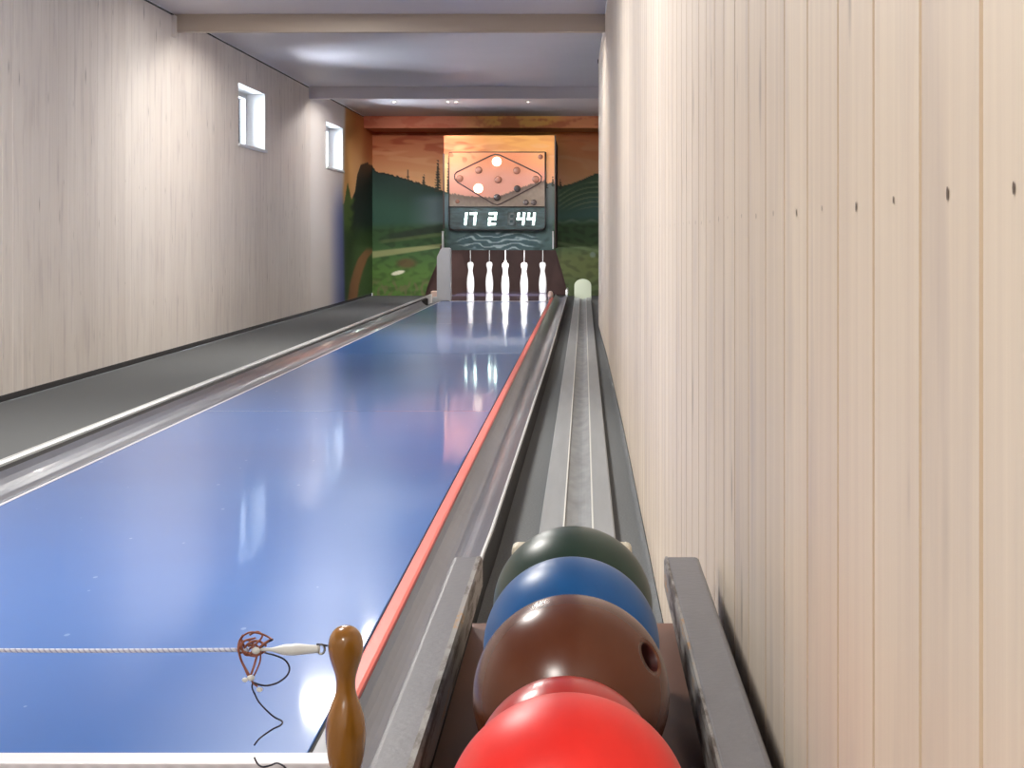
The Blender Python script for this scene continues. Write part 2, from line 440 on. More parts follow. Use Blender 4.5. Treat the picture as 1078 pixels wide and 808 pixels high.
def mural_left(u, v):
    """the stretch of mural that turns the corner on to the window wall"""
    g = sm(110, 185, v)
    c = mixc((216, 128, 62), (226, 172, 116), g)
    c = mixc((232, 176, 104), c, sm(363, 376, u))
    c = mixc(c, (196, 98, 54), 0.6*sm(378, 388, u)*(1-sm(160, 180, v)))
    tr = lerp_pts([(362, 215), (366, 192), (370, 210), (374, 200), (376, 184), (380, 173), (386, 171), (392, 174)], u)
    if v > tr:
        dark = mixc((26, 36, 32), (34, 48, 40), sm(210, 240, v))
        c = mixc((92, 120, 56), dark, sm(368, 374, u+nz(u, v, .15)*4))
    c = mixc(c, (58, 84, 44), sm(232, 252, v+nz(u, v, .1)*6))
    x0 = 370+14*sm(312, 268, v)**1.0
    ac = lerp_pts([(262, 390), (272, 382), (285, 377), (300, 373), (315, 371)], v)
    c = mixc(c, (134, 92, 60), (1-sm(3.5, 6.5, abs(u-ac)))*sm(258, 266, v))
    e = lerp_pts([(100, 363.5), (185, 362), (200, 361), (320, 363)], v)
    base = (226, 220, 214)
    blue = mixc(base, (92, 104, 164), sm(344, 364, u)*sm(180, 235, v))  # bluish shading below the window, put into the wall colour
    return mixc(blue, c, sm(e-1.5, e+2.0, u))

def paint_grid(name, pts_rows, colfn, m, parent=None):
    """rows of (world point, (u, v)) -> a grid mesh with its paint stored per vertex"""
    V, Fc, col = [], [], []
    w = len(pts_rows[0])
    for row in pts_rows:
        for p, uv in row:
            V.append(p); col.append(lin([max(0, min(255, x)) for x in colfn(*uv)]))
    for j in range(len(pts_rows)-1):
        for i in range(w-1):
            a = j*w+i; Fc.append((a, a+1, a+1+w, a+w))
    return V, Fc, col
def paint_obj(name, patches, m, parent=None):
    V, Fc, col = [], [], []
    for v, f, c in patches:
        o = len(V); V += v; Fc += [tuple(i+o for i in q) for q in f]; col += c
    ob = obj(name, V, Fc, m, parent)
    at = ob.data.attributes.new('paint', 'FLOAT_COLOR', 'POINT')
    flat = []
    for c in col: flat += [c[0], c[1], c[2], 1.0]
    at.data.foreach_set('color', flat)
    return ob
def lins(a, b, n): return [a+(b-a)*i/(n-1) for i in range(n)]

# ------------------------------------------------------------------ SETTING: floor, ceiling, walls
YN = -3.0
struct(box('floor', -3.4, 1.2, YN-.2, 24.2, -0.12, 0.0, M['carpet']))
struct(box('ceiling', -3.4, 1.2, YN-.2, 24.2, CEIL, CEIL+.12, M['ceiling']))
struct(box('wall_near', -3.4, 1.2, YN-.12, YN, 0, CEIL, M['left_wood']))
WT = CEIL-0.016       # boards stop a finger short of the ceiling

def board_profile(edges, gw, gd):
    """groove positions -> list of (s, depth, board index) along the wall"""
    out = []
    for k, (a, b) in enumerate(zip(edges, edges[1:])):
        out += [(a, gd, k), (a+gw, 0, k), (b-gw, 0, k)]
    out.append((edges[-1], 0, len(edges)-2))
    return out
def add_tint(o, tints):
    at = o.data.attributes.new('tint', 'FLOAT', 'FACE'); at.data.foreach_set('value', tints)

# right wall -----------------------------------------------------------
edges = [-2.9]
while edges[-1] < .42: edges.append(edges[-1]+.137)
edges = edges[:-1]+[.56, .691, .816, .948, 1.081, 1.229, 1.37, 1.512, 1.669, 1.822]
while edges[-1] < 14.6: edges.append(edges[-1]+.145+random.uniform(-.006, .006))
edges[-1] = 14.8
def xr(Y): return lerp_pts([(-3, .165), (7, .165), (11, .153), (14.8, .1275)], Y)
V, Fc, tint, mi = [], [], [], []
prof = board_profile(edges, .0035, .009)
for (s, d, k) in prof:
    V += [(xr(s)+d, s, 0.03), (xr(s)+d, s, WT)]
bt = [random.random() for _ in range(400)]
for i in range(len(prof)-1):
    Fc.append((2*i, 2*i+1, 2*i+3, 2*i+2)); tint.append(bt[prof[i][2]]); mi.append(2 if prof[i][1] != prof[i+1][1] else 0)
# far end of the boarded wall: it stops and steps back to the old wall
o = len(V); V += [(.1275, 14.8, .03), (.1275, 14.8, WT), (.42, 14.8, .03), (.42, 14.8, WT), (.42, YB, .03), (.42, YB, WT)]
Fc += [(o, o+1, o+3, o+2), (o+2, o+3, o+5, o+4)]; tint += [.5, .5]; mi += [0, 0]
# a row of dark screw holes, one to a board
for k, (a, b) in enumerate(zip(edges, edges[1:])):
    if a < .5 or a > 5.5: continue
    c = (a+b)/2+random.uniform(-.012, .012); z = CZ+.018+random.uniform(-.002, .002); o = len(V)
    r1 = random.uniform(.0014, .0024)
    for j in range(10):
        V.append((xr(c)-.0006, c+r1*math.cos(j*PI/5), z+r1*1.5*math.sin(j*PI/5)))
    Fc.append(tuple(range(o, o+10))); tint.append(.5); mi.append(1)
M['hole'] = mat('dark_screw_hole', (104, 88, 76), 0.7)
w = obj('wall_right', V, Fc, [M['right_wood'], M['hole'], mat('darker_board_joint', (194, 174, 150), 0.6)], mi=mi); add_tint(w, tint); struct(w)

# left wall, boarded stretch with window_1 -------------------------------
W1 = (13.94, 15.10); W2 = (18.66, 19.96); WZ = (CZ+.765, CZ+1.275); RD = .19
YP = 17.62
edges = [-2.95]
while edges[-1] < YP-.1: edges.append(edges[-1]+.148+random.uniform(-.004, .004))
edges[-1] = YP
prof = board_profile(edges, .003, .003)
ext = sorted(prof+[(W1[0], 0, -1), (W1[1], 0, -1)], key=lambda t: t[0])
V, Fc, tint = [], [], []
for (s, d, k) in ext:
    if W1[0] < s < W1[1]: d = d
    for z in (.035, WZ[0], WZ[1], WT): V.append((XL-d, s, z))
kk = 0
for i in range(len(ext)-1):
    if ext[i][2] >= 0: kk = ext[i][2]
    for j in range(3):
        if j == 1 and W1[0]-1e-6 <= ext[i][0] < W1[1]-1e-6: continue
        a = 4*i+j; Fc.append((a, a+4, a+5, a+1)); tint.append(bt[(kk*7+3) % 400])
w = obj('wall_left', V, Fc, M['left_wood']); add_tint(w, tint); struct(w)

# left wall, painted stretch with window_2 ------------------------------
def uvL(y, z): return (U0+F*XL/y, V0-F*(z-CZ)/y)
ys_all = lins(YP, W2[0], 26)+lins(W2[0], W2[1], 34)[1:]+lins(W2[1], YB, 70)[1:]
zs_all = lins(.035, WZ[0], 110)+lins(WZ[0], WZ[1], 30)[1:]+lins(WZ[1], WT, 20)[1:]
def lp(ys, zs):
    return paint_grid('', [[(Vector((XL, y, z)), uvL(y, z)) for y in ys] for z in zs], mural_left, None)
yA = [y for y in ys_all if y <= W2[0]+1e-9]; yBm = [y for y in ys_all if W2[0]-1e-9 <= y <= W2[1]+1e-9]; yC = [y for y in ys_all if y >= W2[1]-1e-9]
zA = [z for z in zs_all if z <= WZ[0]+1e-9]; zC = [z for z in zs_all if z >= WZ[1]-1e-9]
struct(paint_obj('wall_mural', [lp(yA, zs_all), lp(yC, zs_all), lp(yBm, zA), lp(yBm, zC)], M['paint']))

def window(n, y0, y1):
    z0, z1 = WZ; xo = XL-RD
    V = [(XL, y0, z0), (XL, y1, z0), (XL, y1, z1), (XL, y0, z1), (xo, y0, z0), (xo, y1, z0), (xo, y1, z1), (xo, y0, z1)]
    rev = struct(obj('window_%d' % n, V, [(0, 1, 5, 4), (1, 2, 6, 5), (2, 3, 7, 6), (3, 0, 4, 7)], M['plaster']))
    bm = bmesh.new(); t = .045
    for (a, b, c, d) in ((y0, y1, z0, z0+t), (y0, y1, z1-t, z1), (y0, y0+t, z0+t, z1-t), (y1-t, y1, z0+t, z1-t)):
        add_box(bm, xo-.03, xo+.025, a, b, c, d, .004)
    bm_obj('window_frame', bm, M['plaster'], rev)
    box('pane', xo-.008, xo-.002, y0+t, y1-t, z0+t, z1-t, M['pane'], rev)
    box('window_sill', xo+.02, XL+.022, y0-.02, y1+.02, z0-.022, z0+.002, M['plaster'], rev, .005)
    bm = bmesh.new(); t2 = .035      # slim casing round the opening
    return rev
window(1, *W1); window(2, *W2)
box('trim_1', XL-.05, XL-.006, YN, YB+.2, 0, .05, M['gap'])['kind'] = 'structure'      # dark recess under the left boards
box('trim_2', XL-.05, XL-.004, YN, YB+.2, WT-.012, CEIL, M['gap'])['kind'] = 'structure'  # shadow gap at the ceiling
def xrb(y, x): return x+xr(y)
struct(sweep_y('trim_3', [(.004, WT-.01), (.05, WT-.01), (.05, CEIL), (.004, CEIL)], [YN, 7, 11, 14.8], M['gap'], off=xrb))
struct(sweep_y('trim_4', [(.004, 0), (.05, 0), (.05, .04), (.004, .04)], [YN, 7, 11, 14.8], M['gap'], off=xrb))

struct(box('leak_block_6', .41, .5, 14.8, YB+.2, WT-.02, CEIL, M['gap']))  # dark blocks added to stop daylight leaking in along the recessed wall
struct(box('leak_block_7', .41, .5, 14.8, YB+.2, 0, .06, M['gap']))
struct(box('leak_block_8', .12, .5, 14.79, 14.8, WT-.02, CEIL, M['gap']))
struct(box('leak_block_9', .135, .5, 14.79, 14.8, 0, .06, M['gap']))
# back wall with the opening of the pin pit -----------------------------
EL = [(258, 463.6), (262, 463), (278, 459.5), (299, 450.7), (312, 447)]
ER = [(258, 583.5), (262, 584.5), (280, 590), (294, 594), (303, 596.2), (312, 598)]
def wallp(u, v): return Vector(((u-U0)/F*YB, YB, CZ-(v-V0)/F*YB))
u_left = U0+F*XL/YB; u_right = U0+F*.42/YB
v_top = V0-F*(WT+.012-CZ)/YB; v_bot = V0+F*CZ/YB
rows_t = lins(v_top, 258, 130); rows_b = lins(258, v_bot, 62)
pt = [paint_grid('', [[(wallp(u, v), (u, v)) for u in lins(u_left, u_right, 240)] for v in rows_t], mural, None),
      paint_grid('', [[(wallp(u, v), (u, v)) for u in lins(u_left, lerp_pts(EL, v), 74)] for v in rows_b], mural, None),
      paint_grid('', [[(wallp(u, v), (u, v)) for u in lins(lerp_pts(ER, v), u_right, 60)] for v in rows_b], mural, None)]
struct(paint_obj('wall_back', pt, M['paint']))

# painted soffit across the top of the back wall
YS = 21.87; zsb = CZ+112.3/80.0
def soffc(u, v):
    c = mixc((206, 122, 92), (232, 176, 92), sm(470, 530, u)); c = mixc(c, (228, 150, 100), sm(575, 600, u))
    return mixc(c, (186, 90, 62), 0.6*sm(-.05, .25, nz(u*.5, v*2, .08, 4)+.25*nz(u, v, .3)))
def soffp(u, v, Y=YS): return Vector(((u-U0)/F*YS, Y, CZ-(v-V0)/F*YS))
us = lins(U0+F*XL/YS, U0+F*.42/YS, 160)
vt, vb = V0-F*(CEIL-CZ)/YS, V0-F*(zsb-CZ)/YS
face = paint_grid('', [[(soffp(u, v), (u, v)) for u in us] for v in lins(vt, vb, 14)], soffc, None)
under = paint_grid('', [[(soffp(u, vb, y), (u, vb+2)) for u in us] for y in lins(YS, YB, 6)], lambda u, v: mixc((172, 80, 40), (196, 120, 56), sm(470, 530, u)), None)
struct(paint_obj('wall_soffit', [face, under], M['paint']))

# ceiling beams
struct(box('ceiling_beam', XL, .19, 11.75, 11.82, CZ+1.433, CEIL, M['beam'], bev=.003))
struct(box('ceiling_beam', XL, .17, 17.5, 17.58, CZ+1.433, CEIL, M['ceiling'], bev=.003))
struct(box('trim_5', XL, XL+.022, 11.68, 11.76, CZ+1.39, WT, M['left_wood'], bev=.002))

# ------------------------------------------------------------------ lane
XA, XB = -1.616, -.4005
Y0, Y1 = 2.406, 18.75
lane = thing('bowling_lane', 'long glossy blue bowling lane with red strip along its right edge', 'lane', (-1, Y0, 0))
box('lane_surface', XA, XB, Y0, Y1, 0.0, LZ, M['lane'], lane, .002)
seam = bmesh.new(); add_box(seam, XB+.0005, XB+.0055, Y0, Y1, .02, LZ-.002)
bm_obj('edge_gap', seam, M['dark'], lane)
sweep_y('edge_strip', [(XB+.006, .02), (XB+.006, LZ+.004), (XB+.010, LZ+.008), (XB+.030, LZ+.008), (XB+.0345, LZ+.004), (XB+.0345, .02)], [2.60, Y1+.9], M['red'], lane)
for y in (7.06, 10.5, 14.0):
    box('joint_line', XA+.004, XB-.004, y, y+.010, LZ-.01, LZ+.0004, M['lane_line'], lane)
tag(box('threshold_strip', -1.62, -.357, 2.355, Y0-.002, 0.0, LZ+.002, M['white_metal'], None, .002), 'white metal threshold strip across the near end of the lane', 'threshold')
box('edge_board', XB+.006, XB+.034, Y0, 2.597, .02, LZ-.001, M['gutter'], lane)
box('edge_line', XA-.010, XA-.0005, Y0, Y1, .03, LZ+.001, M['white_metal'], lane)
box('pin_deck', XA-.002, XB-.002, Y1+.001, 22.3, 0.0, LZ+.001, M['deck'], lane, .004)
box('deck_edge', XA+.11, XB-.002, Y1-.06, Y1-.001, LZ+.0005, LZ+.004, M['white_metal'], lane)
lathe('strip_end_cap', [(.0005, 0), (.030, 0), (.033, .02), (.031, .05), (.02, .075), (.004, .082)], (XB+.0005, 19.72, LZ+.002), M['peach'], lane, 20)

# approach mat in front of the threshold
fm = box('floor_mat', -2.2, -.36, 1.2, 2.352, 0.0, LZ-.004, M['mat'], bev=.004)
tag(fm, 'brown and white woven mat below the white threshold strip', 'mat')

# gutters ---------------------------------------------------------------
def gutter_profile(x_in, x_out, depth, zlip=LZ):
    """concave channel between the lane edge and its rim, closed underneath"""
    top = []
    n = 14
    for i in range(n+1):
        t = i/n; x = x_in+(x_out-x_in)*t
        top.append((x, zlip-.004-depth*math.sin(PI*t)**.8))
    return top+[(x_out, .0), (x_in, .0)]
ysg = [2.36, 3, 3.9, 4.2, 6, 8, 9.9, 12, 15, 18, 21.2]
def rim_off(y, x):
    k = lerp_pts([(3.9, -.234), (4.2, -.230), (9.9, -.2110), (21, -.2055)], y)
    t = (x-(-.365))/(-.230-(-.365))
    return -.365+t*(k-(-.365))
gr = thing('gutter', 'shiny grey gutter between the red strip and the ball return track', 'gutter', (-.3, Y0, 0))
sweep_y('channel', gutter_profile(-.365, -.2395, .045), ysg, M['gutter'], gr, off=rim_off, smooth=False)
sweep_y('rim', [(-.239, 0), (-.239, LZ+.002), (-.2375, LZ+.006), (-.2315, LZ+.006), (-.230, LZ+.002), (-.230, 0)], ysg, M['rim'], gr, off=rim_off)
sweep_y('outer_side', [(-.2295, 0), (-.2295, LZ), (-.2275, LZ), (-.2275, 0)], ysg, M['dark'], gr, off=rim_off)
box('rim_tip', -.235, -.205, 21.0, 21.9, LZ-.02, LZ+.055, M['rim'], gr, .012)
gl = thing('gutter', 'shiny grey gutter along the left edge of the blue lane', 'gutter', (-1.75, Y0, 0))
prof = [(-1.6275, 0), (-1.6275, LZ-.004), (-1.645, LZ-.018), (-1.66, LZ-.006), (-1.672, LZ-.004)]
for i in range(1, 13):
    t = i/12; prof.append((-1.672-.168*t, LZ-.004-.055*math.sin(PI*t)**.8+.008*t))
prof += [(-1.840, 0)]
sweep_y('channel', prof, [2.36, 6, 10, 14, 18, 18.78], M['gutter'], gl)
sweep_y('rim', [(-1.866, 0), (-1.866, LZ+.016), (-1.875, LZ+.022), (-1.892, LZ+.022), (-1.896, LZ+.016), (-1.896, 0)], [2.36, 6, 10, 14, 18, 20.4], M['rim'], gl)
sweep_y('inner_side', [(-1.8405, 0), (-1.8405, LZ-.004), (-1.8655, LZ+.008), (-1.8655, 0)], [2.36, 19.6], M['dark'], gl)
box('rim_tip', -1.885, -1.80, 20.42, 20.55, 0, LZ+.06, M['peach'], gl, .015, 3)
box('rim_tip', -1.80, -1.66, 19.7, 19.8, 0.0, LZ+.012, M['rim'], gl, .006)

# ball return track -------------------------------------------------------
tk = thing('ball_return_track', 'long grey ball return track of three boards beside the right wall', 'ball return track', (-.02, 2.3, 0))
TZ = .035
xs0, xs1 = -.122, .083
a, b = xs0+.33*(xs1-xs0), xs0+.70*(xs1-xs0)
yt = [2.2, 21.15]
sweep_y('side_board', [(xs0, 0), (xs0, TZ-.003), (xs0+.004, TZ), (a-.005, TZ), (a-.005, 0)], yt, M['track'], tk)
sweep_y('side_board', [(b+.005, 0), (b+.005, TZ), (xs1-.004, TZ), (xs1, TZ-.003), (xs1, 0)], yt, M['track'], tk)
sweep_y('trough', [(a+.0005, 0)]+[(a+.0005+(b-a-.001)*t, TZ-.006-.012*math.sin(PI*t)) for t in lins(0, 1, 9)]+[(b-.0005, 0)], yt, M['track_mid'], tk)
box('edge_line', a-.0045, a, yt[0], yt[1], 0, TZ+.001, M['track_line'], tk)
box('edge_line', b, b+.0045, yt[0], yt[1], 0, TZ+.001, M['track_line'], tk)
hw, hh = .108, .236
cx = (613.5-U0)/F*21.2
poly = [(cx-hw, 0)]+[(cx+hw*math.cos(t), hh-.085+.085*math.sin(t)+.035) for t in lins(PI, 0, 17)]+[(cx+hw, 0)]
stp = prism_xz('track_stop', poly, 21.2, 21.25, M['stopper'])
tag(stp, 'pale rounded end board standing at the far end of the ball return track', 'end board')

# ball rack -----------------------------------------------------------------
RZ = CZ-.40; TRAY = CZ-.483; RY0, RY1 = .35, 2.07
rk = thing('ball_rack', 'grey wooden ball rack with chipped rails holding the bowling balls', 'ball rack', (-.02, 1.2, 0))
def rail(x0, x1, inner):
    z0 = RZ-.036
    bm = bmesh.new(); add_box(bm, x0, x1, RY0, RY1, z0, RZ, .006, 3)
    r = bm_obj('rail', bm, M['rail'], rk)
    return r
rl = rail(-.164, -.1265, 1); rr = rail(.0995, .143, -1)
# chipped inner edges
sweep_y('worn_edge', [(-.1262, RZ-.036), (-.1262, RZ-.004), (-.1285, RZ+.0006), (-.1335, RZ+.0006), (-.1335, RZ-.01), (-.1265, RZ-.012)][::-1],
        lins(RY0, RY1-.004, 3), M['rail_edge'], rl)
sweep_y('worn_edge', [(.0992, RZ-.036), (.0992, RZ-.004), (.1010, RZ+.0006), (.1035, RZ+.0006), (.1035, RZ-.01), (.0996, RZ-.012)],
        lins(RY0, RY1-.004, 3), M['rail_edge'], rr)
box('tray_board', -.16, .139, RY0, RY1, TRAY-.02, TRAY, M['tray'], rk, .002)
box('batten', -.062, -.046, RY0, 1.77, TRAY+.0002, CZ-.374-.0674, M['batten'], rk, .004)
box('batten', .025, .041, RY0, 1.77, TRAY+.0002, CZ-.374-.0674, M['batten'], rk, .004)
box('side_panel', -.160, -.138, RY0, RY1-.02, 0, RZ-.0365, M['dark'], rk, .002)  # near-black panels: the shade below the rails is put into their colour
box('side_panel', .113, .139, RY0, RY1-.02, 0, RZ-.0365, M['dark'], rk, .002)
box('stop_board', -.078, .0515, 1.785, 1.815, TRAY+.0002, CZ-.334, M['cream'], rk, .006, 3)

# bowling balls -------------------------------------------------------------
def ball(label, c, r, m, hole=None, hole_m=None):
    """a smooth sphere; with a hole: the pole of the sphere is opened and a finger well set in"""
    ax = Vector(hole).normalized() if hole else Vector((0.2, 0.3, 0.9)).normalized()
    q = Vector((0, 0, 1)).rotation_difference(ax)
    seg, rings = 72, 48
    th0 = math.asin(.0125/r) if hole else 0
    pr = []
    if hole:
        zr = r*math.cos(th0)
        pr = [(.0105, zr-.045), (.0112, zr-.004), (.0118, zr-.0012)]
    k0 = len(pr)
    for i in range(rings+1):
        th = th0+(PI-th0)*i/rings
        pr.append((max(r*math.sin(th), .0002), r*math.cos(th)))
    V, Fc, mi = [], [], []
    for (a, z) in pr:
        for k in range(seg):
            t = 2*PI*k/seg; V.append(q @ Vector((a*math.cos(t), a*math.sin(t), z)))
    for j in range(len(pr)-1):
        for k in range(seg):
            p = j*seg+k; s = j*seg+(k+1) % seg
            Fc.append((p, p+seg, s+seg, s)); mi.append(1 if (hole and j < k0-1) else 0)
    Fc.append(tuple(range(seg))); mi.append(1 if hole else 0)
    Fc.append(tuple((len(pr)-1)*seg+k for k in range(seg))[::-1]); mi.append(0)
    o = obj('bowling_ball', V, Fc, [m, hole_m or m], smooth=True, mi=mi)
    o.location = c
    return tag(o, label, 'bowling ball', 'bowling balls queued on the rack')
BX = -.0105; BZ = CZ-.374
ball('glossy dark green bowling ball against the cream stop board', (BX-.001, 1.673, BZ), .08, ball_mat('dark_green_ball', (32, 58, 48), .36, .2, 12))
ball('glossy blue bowling ball between the green and the brown ball', (BX-.001, 1.5125, BZ), .08, ball_mat('blue_ball', (10, 84, 148), .38, .14, 16))
ball('glossy brown bowling ball with a dark finger hole in its right side', (BX, 1.352, BZ), .08, ball_mat('brown_ball', (88, 46, 26), .27, .06, 14), hole=(.80, -.36, .48), hole_m=mat('dark_red_hole', (60, 16, 14), .6))
ball('small dark red bowling ball tucked between the brown and bright red balls', (BX-.003, 1.2055, CZ-.3895), .0675, ball_mat('maroon_ball', (176, 40, 34), .28, .06, 14))
ball('bright red bowling ball nearest the viewer', (BX, 1.0585, BZ), .08, ball_mat('bright_red_ball', (226, 40, 34), .42, .10, 18))

# white string pins -------------------------------------------------------------
PIN = [(.0, 0), (.040, 0), (.044, .006), (.0475, .05), (.0505, .10), (.050, .14), (.044, .20), (.0345, .245), (.029, .275), (.0285, .295), (.033, .318), (.0395, .342), (.0415, .362), (.039, .380), (.030, .393), (.014, .399), (.006, .400)]
PIN = [(max(r, .0005), z) for r, z in PIN]
def string_pin(u, Y, label, knob=False, first=[None]):
    x = (u-U0)/F*Y; z = LZ+.0015
    top = CZ-.1898
    t = thing('bowling_pin', label, 'bowling pin', (x, Y, z), 'white pins on the pin deck')
    lathe('body', PIN, (x, Y, z), M['pin'], t, 28)
    if knob:
        lathe('collar', [(.0005, 0), (.016, 0), (.015, .02), (.010, .035), (.004, .04)], (x, Y, z+.398), M['pin'], t, 16)
    tube('string', [Vector((x, Y, z+.40+(.03 if knob else 0))), Vector((x, Y, top))], .0045 if not knob else .007, M['string'], t, 8)
    return t
string_pin(495.2, 21.5, 'white pin on a string, leftmost of the five standing pins')
string_pin(515.2, 21.55, 'white pin on a string, second from the left of the five')
string_pin(532.0, 20.97, 'white middle pin with a knob on top, front of the five', True)
string_pin(551.9, 21.03, 'white pin on a string, second from the right of the five')
string_pin(571.4, 21.34, 'white pin on a string, rightmost of the five standing pins')

# padded post at the lane end -----------------------------------------------------
xa, xb = (460-U0)/F*18.82, (474.3-U0)/F*18.82
bm = bmesh.new()
pw = xb-xa
poly = [(xa, LZ+.002), (xa, .62)]+[(xa+.045, LZ+.592), (xa+.06, LZ+.602), (xb-.012, LZ+.602), (xb, LZ+.588)]+[(xb, LZ+.002)]
poly[1] = (xa, LZ+.50)
a_ = [bm.verts.new((x, 18.80, z)) for x, z in poly]; b_ = [bm.verts.new((x, 18.98, z)) for x, z in poly]
bm.faces.new(a_); bm.faces.new(b_[::-1])
for i in range(len(poly)): bm.faces.new((a_[i], b_[i], b_[(i+1) % len(poly)], a_[(i+1) % len(poly)]))
bmesh.ops.bevel(bm, geom=bm.edges[:], offset=.008, segments=2, affect='EDGES')
tag(bm_obj('padded_post', bm, M['pad']), 'light grey padded post standing at the far left corner of the lane', 'post')

# pin pit -------------------------------------------------------------------------
pit = thing('pin_pit', 'dark brown pin pit open behind the white pins', 'pin pit', (-1.1, 23, 0))
PX0, PX1 = (440-U0)/F*YB, (604-U0)/F*YB
box('back_curtain', PX0+.03, PX1-.03, 23.0, 23.06, 0.0, 1.0, M['pit'], pit, .01)
box('side_wall', PX0, PX0+.025, YB+.01, 23.1, 0, 1.0, M['pit_dark'], pit)
box('side_wall', PX1-.025, PX1, YB+.01, 23.1, 0, 1.0, M['pit'], pit)
box('pit_roof', PX0, PX1, YB+.01, 23.1, 1.001, 1.03, M['pit_dark'], pit)

# pin setting cabinet with the mural carried across its front ------------------------
YC = 20.40; kc = F/YC
cab = thing('pinsetter_cabinet', 'mural painted pinsetter cabinet hanging on the back wall above the pins', 'cabinet', (-1.05, 21.5, CZ))
cu0, cu1, cv0, cv1 = 467.5, 584.0, 142.5, 262.0
def cabp(u, v, Y=YC): return Vector(((u-U0)/kc, Y, CZ-(v-V0)/kc))
def cabc(u, v):
    c = mural(u, v)
    if v < 145: c = mixc(c, (238, 178, 110), .3)  # lit top edge of the cabinet, put into the paint
    return c
front = paint_grid('', [[(cabp(u, v), (u, v)) for u in lins(cu0, cu1, 150)] for v in lins(cv0, cv1+1.2, 150)], cabc, None)
paint_obj('front_panel', [front], M['paint'], cab)
zt, zb = CZ-(cv0-V0)/kc, CZ-(cv1-V0)/kc
cx0, cx1 = (cu0-U0)/kc, (cu1-U0)/kc
box('case', cx0, cx1, YC+.004, YB-.004, zb, min(zt, zsb-.004), M['pit_dark'], cab)
box('corner_strip', cx1-.004, cx1+.012, YC-.006, YC+.03, zb+.02, zt, M['line_dark'], cab, .002)
box('corner_strip', cx0-.012, cx0+.004, YC-.006, YC+.03, zb+.25, zt-.22, M['line_dark'], cab, .002)
box('pale_strip', cx1-.030, cx1-.012, YC-.010, YC-.001, zb, zb+.22, M['pad'], cab, .002)
box('pale_strip', cx0-.030, cx0-.004, YC-.002, YC+.05, zb, zb+.22, M['pad'], cab, .002)

# scoreboard ---------------------------------------------------------------------
YD = 20.36; kd = F/YD
sb = thing('scoreboard', 'scoreboard with pin lamp diamond and lit numbers 17 2 44', 'scoreboard', (-1.05, YD, CZ))
def sp(u, v, Y=YD): return Vector(((u-U0)/kd, Y, CZ-(v-V0)/kd))
def boardc(u, v):
    g = sm(160, 216, v)
    c = mixc((236, 150, 106), (226, 160, 138), sm(165, 190, v))
    c = mixc(c, (238, 176, 116), .7*sm(540, 574, u)*(1-sm(165, 185, v)))
    h = lerp_pts([(472, 203), (490, 206), (520, 208), (535, 203), (552, 196), (575, 189)], u)+1.2*nz(u, 0, .5)
    if v > h: c = mixc((120, 102, 90), (156, 140, 124), sm(0, 10, v-h)*.8+.3*nz(u, v, .3))
    c = mixc(c, (150, 80, 56), .5*sm(.1, .4, nz(u, v*1.4, .14, 12))*(1-sm(166, 176, v))*(1-sm(490, 510, u)))
    return c
us, vs = lins(472.8, 574.2, 110), lins(159.8, 217.6, 64)
pf = paint_grid('', [[(sp(u, v), (u, v)) for u in us] for v in vs], boardc, None)
paint_obj('lamp_panel', [pf], M['paint'], sb)
def srect(name, u0, u1, v0, v1, m, y0, y1, parent, bev=0):
    a, b = sp(u0, v0), sp(u1, v1)
    return box(name, a.x, b.x, y0, y1, b.z, a.z, m, parent, bev)
srect('backing', 472.8, 574.2, 159.8, 242.0, M['black_frame'], YD+.004, YC-.001, sb)
srect('number_panel', 473.5, 573.5, 218.4, 241.2, M['glass_dark'], YD-.002, YD+.0035, sb, .001)
# black frame round the number panel, paler along the lamp panel
bm = bmesh.new()
def fr(path, r): add_tube(bm, [sp(u, v, YD-.008) for u, v in path], r, 6)
fr(spline([(472.6, 218), (472.6, 234), (473.6, 239.5), (477, 241.8), (482, 242)], 4)+[], .0085) if False else None
add_tube(bm, [sp(*p, YD-.006) for p in ((472.8, 217), (472.8, 237), (473.8, 240.3), (476.5, 241.8), (480, 242.2), (566, 242.2), (570.5, 241.8), (573.2, 240.3), (574.2, 237), (574.2, 160))], .010, 6)
add_tube(bm, [sp(*p, YD-.006) for p in ((473, 217.8), (574, 217.8))], .007, 6)
bm_obj('frame', bm, M['black_frame'], sb)
bm = bmesh.new(); add_tube(bm, [sp(*p, YD-.004) for p in ((472.8, 217), (472.8, 160), (574, 160))], .005, 6)
bm_obj('panel_edge', bm, M['line_dark'], sb)
dia = [(478.4, 184.0), (480.5, 181.2), (517, 163.6), (521, 162.4), (526, 163.0), (566, 182.0), (570, 185.8), (569.6, 190.6), (566, 194.2), (527, 214.4), (523.6, 215.6), (519, 214.4), (482, 192.0), (478.8, 188.4)]
tube('diamond_outline', [sp(u, v, YD-.003) for u, v in dia], .0075, M['line_dark'], sb, 6, True)
def lamp(u, v, m, r):
    c = sp(u, v, YD-.001)
    lathe('pin_lamp', [(r, 0), (r*1.0, .006), (r*.86, .014), (r*.5, .020), (r*.05, .022)], c, m, sb, 18, Vector((0, -1, 0)))
L3 = {(523, 170): 'lamp_on', (503.6, 198.3): 'lamp_on', (503.8, 179): 'lamp_rose', (544, 179.5): 'lamp_rose', (483.8, 187.8): 'lamp_rose',
      (524.6, 189): 'lamp_rose', (564, 188.6): 'lamp_rose', (544.5, 198.5): 'lamp_off', (523.3, 207.6): 'lamp_off'}
for (u, v), k in L3.items(): lamp(u, v, M[k], .058 if k == 'lamp_on' else (.044 if k == 'lamp_rose' else .042))
for u, v, k, r in ((553.6, 213, 'lamp_off', .036), (562, 213, 'lamp_off', .036), (481.5, 212, 'lamp_rose', .026), (569, 165, 'lamp_rose', .03)):
    lamp(u, v, M[k], r)
SEG = {'1': 'bc', '7': 'abc', '2': 'abged', '4': 'fgbc', '8': 'abcdefg'}
